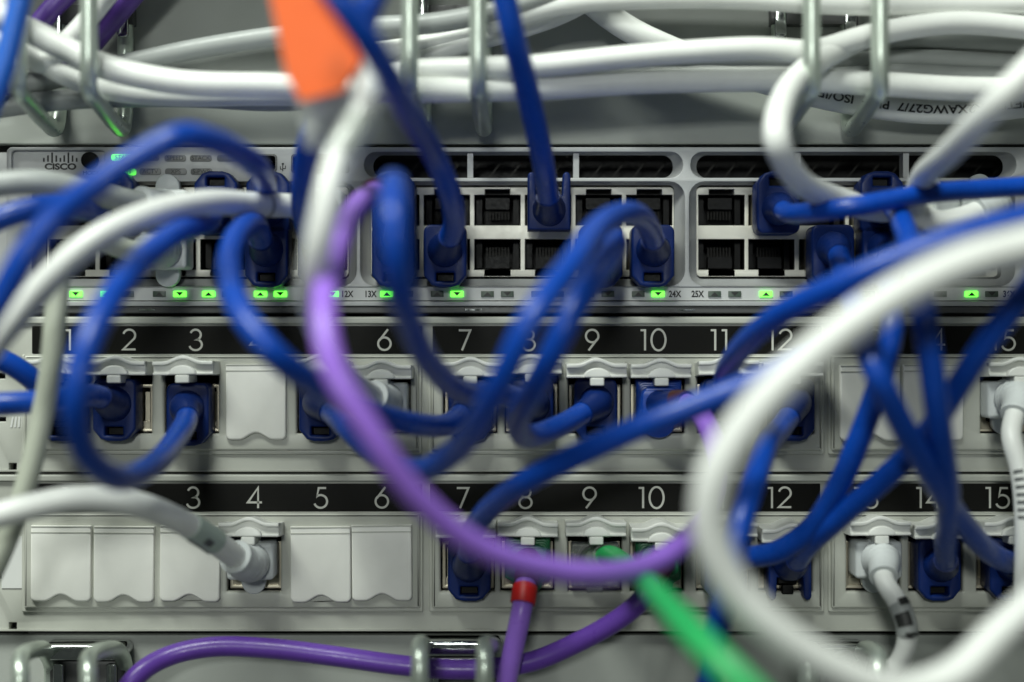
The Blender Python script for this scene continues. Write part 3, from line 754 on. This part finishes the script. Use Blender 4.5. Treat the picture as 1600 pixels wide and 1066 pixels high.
loose('white cable slanting up through the middle wire ring', [(520, 146, 55), (650, 97, 58), (720, 70, 60), (800, 48, 66), (880, 20, 75), (960, -25, 85)], 16, M['white'])
loose('white cable along the very top edge right of the blue drop', [(760, 40, 100), (880, 8, 115), (1000, -2, 125), (1150, -2, 130), (1290, 6, 130), (1400, 8, 128), (1500, 8, 120), (1700, 5, 120)], 16, M['white'])
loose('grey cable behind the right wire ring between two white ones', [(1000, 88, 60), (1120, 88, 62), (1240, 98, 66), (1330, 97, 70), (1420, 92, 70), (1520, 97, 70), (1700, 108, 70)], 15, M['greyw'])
loose('short white cable entering the left wire ring under the long white one', [(-60, 40, 130), (40, 82, 140), (100, 118, 140), (170, 142, 120), (280, 151, 110), (390, 150, 105), (520, 150, 100)], 15, M['white'])
loose('white cable from the top left corner over the wire ring', [(-20, -30, 150), (60, 100, 150), (110, 60, 140), (170, -10, 130), (210, -60, 130)], 15, M['white'])
o, p = loose('white cable with upside-down dark lettering sagging through the right wire ring', [(860, -50, 55), (970, 38, 52), (1050, 78, 48), (1150, 113, 45), (1250, 142, 42), (1350, 163, 40), (1450, 174, 40), (1550, 170, 40), (1700, 150, 40)], 20, M['white'])
pr = text_mesh('S/FTP  4X2XAWG27/7  PIMF  ISO/IEC', 17.5, 0.35)
bm = bmesh.new(); bm.from_mesh(pr); bmesh.ops.subdivide_edges(bm, edges=[e for e in bm.edges if e.calc_length() > 2.5], cuts=3); bmesh.ops.triangulate(bm, faces=bm.faces); bm.to_mesh(pr); bm.free()
for v in pr.vertices: v.co.x *= 1.24
o2 = wrap(o, p, 20, nearest_s(p, P(1432, 172, 40)), pr, M['darkprint'], 'lettering', rev=True, roll=0.05)
loose('dark purple cable in the top left corner nearer the edge', [(150, -50, 120), (72, 24, 125), (30, 90, 130), (-40, 190, 130)], 15.5, M['indigo'], 'dark purple cables behind the left wire ring')
loose('dark purple cable passing behind the front bar of the left wire ring', [(245, -50, 90), (165, 45, 75), (112, 102, 62), (50, 135, 60), (-60, 158, 60)], 15.5, M['indigo'], 'dark purple cables behind the left wire ring')

loose('white cable between the two that cross the middle wire ring', [(540, 86, 50), (640, 74, 55), (720, 56, 62), (790, 34, 70), (860, 2, 80), (920, -50, 90)], 15.5, M['white'])
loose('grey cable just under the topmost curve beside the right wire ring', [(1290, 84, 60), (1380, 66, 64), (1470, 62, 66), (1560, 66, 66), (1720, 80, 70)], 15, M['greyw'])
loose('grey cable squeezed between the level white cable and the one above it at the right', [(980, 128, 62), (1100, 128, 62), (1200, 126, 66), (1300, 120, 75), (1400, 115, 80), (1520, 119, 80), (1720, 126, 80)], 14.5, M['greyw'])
# orange tag folded round the tagged white cable
t = thing('cable_tag', P(520, 80, 590), 'orange paper flag tag hanging over the white cables at the top', 'cable tag')
pts = [(410, -60), (480, -60), (512, 0), (564, 95), (535, 142), (470, 158), (448, 120)]
def leaf(pl, d0, th):
    g = MB(); n = len(pl)
    for k, dd in enumerate((d0, d0+th)):
        for i, q in enumerate(pl): g.v.append(P(q[0], q[1], dd+14*math.sin(i*1.9)))
    g.f = [tuple(range(n)), tuple(range(2*n-1, n-1, -1))]+[(i, (i+1) % n, n+(i+1) % n, n+i) for i in range(n)]
    return g
leaf(pts, 600, 5).build('front_leaf', M['orange'], t, angle=20)
leaf([(455, 120), (540, 120), (552, 175), (520, 238), (478, 232)], 580, 3).build('film', M['film'], t, angle=20)
leaf([(418, -60), (482, -60), (514, 0), (566, 92), (540, 138), (474, 150), (452, 116)], 588, 5).build('rear_leaf', M['orange'], t, angle=20)
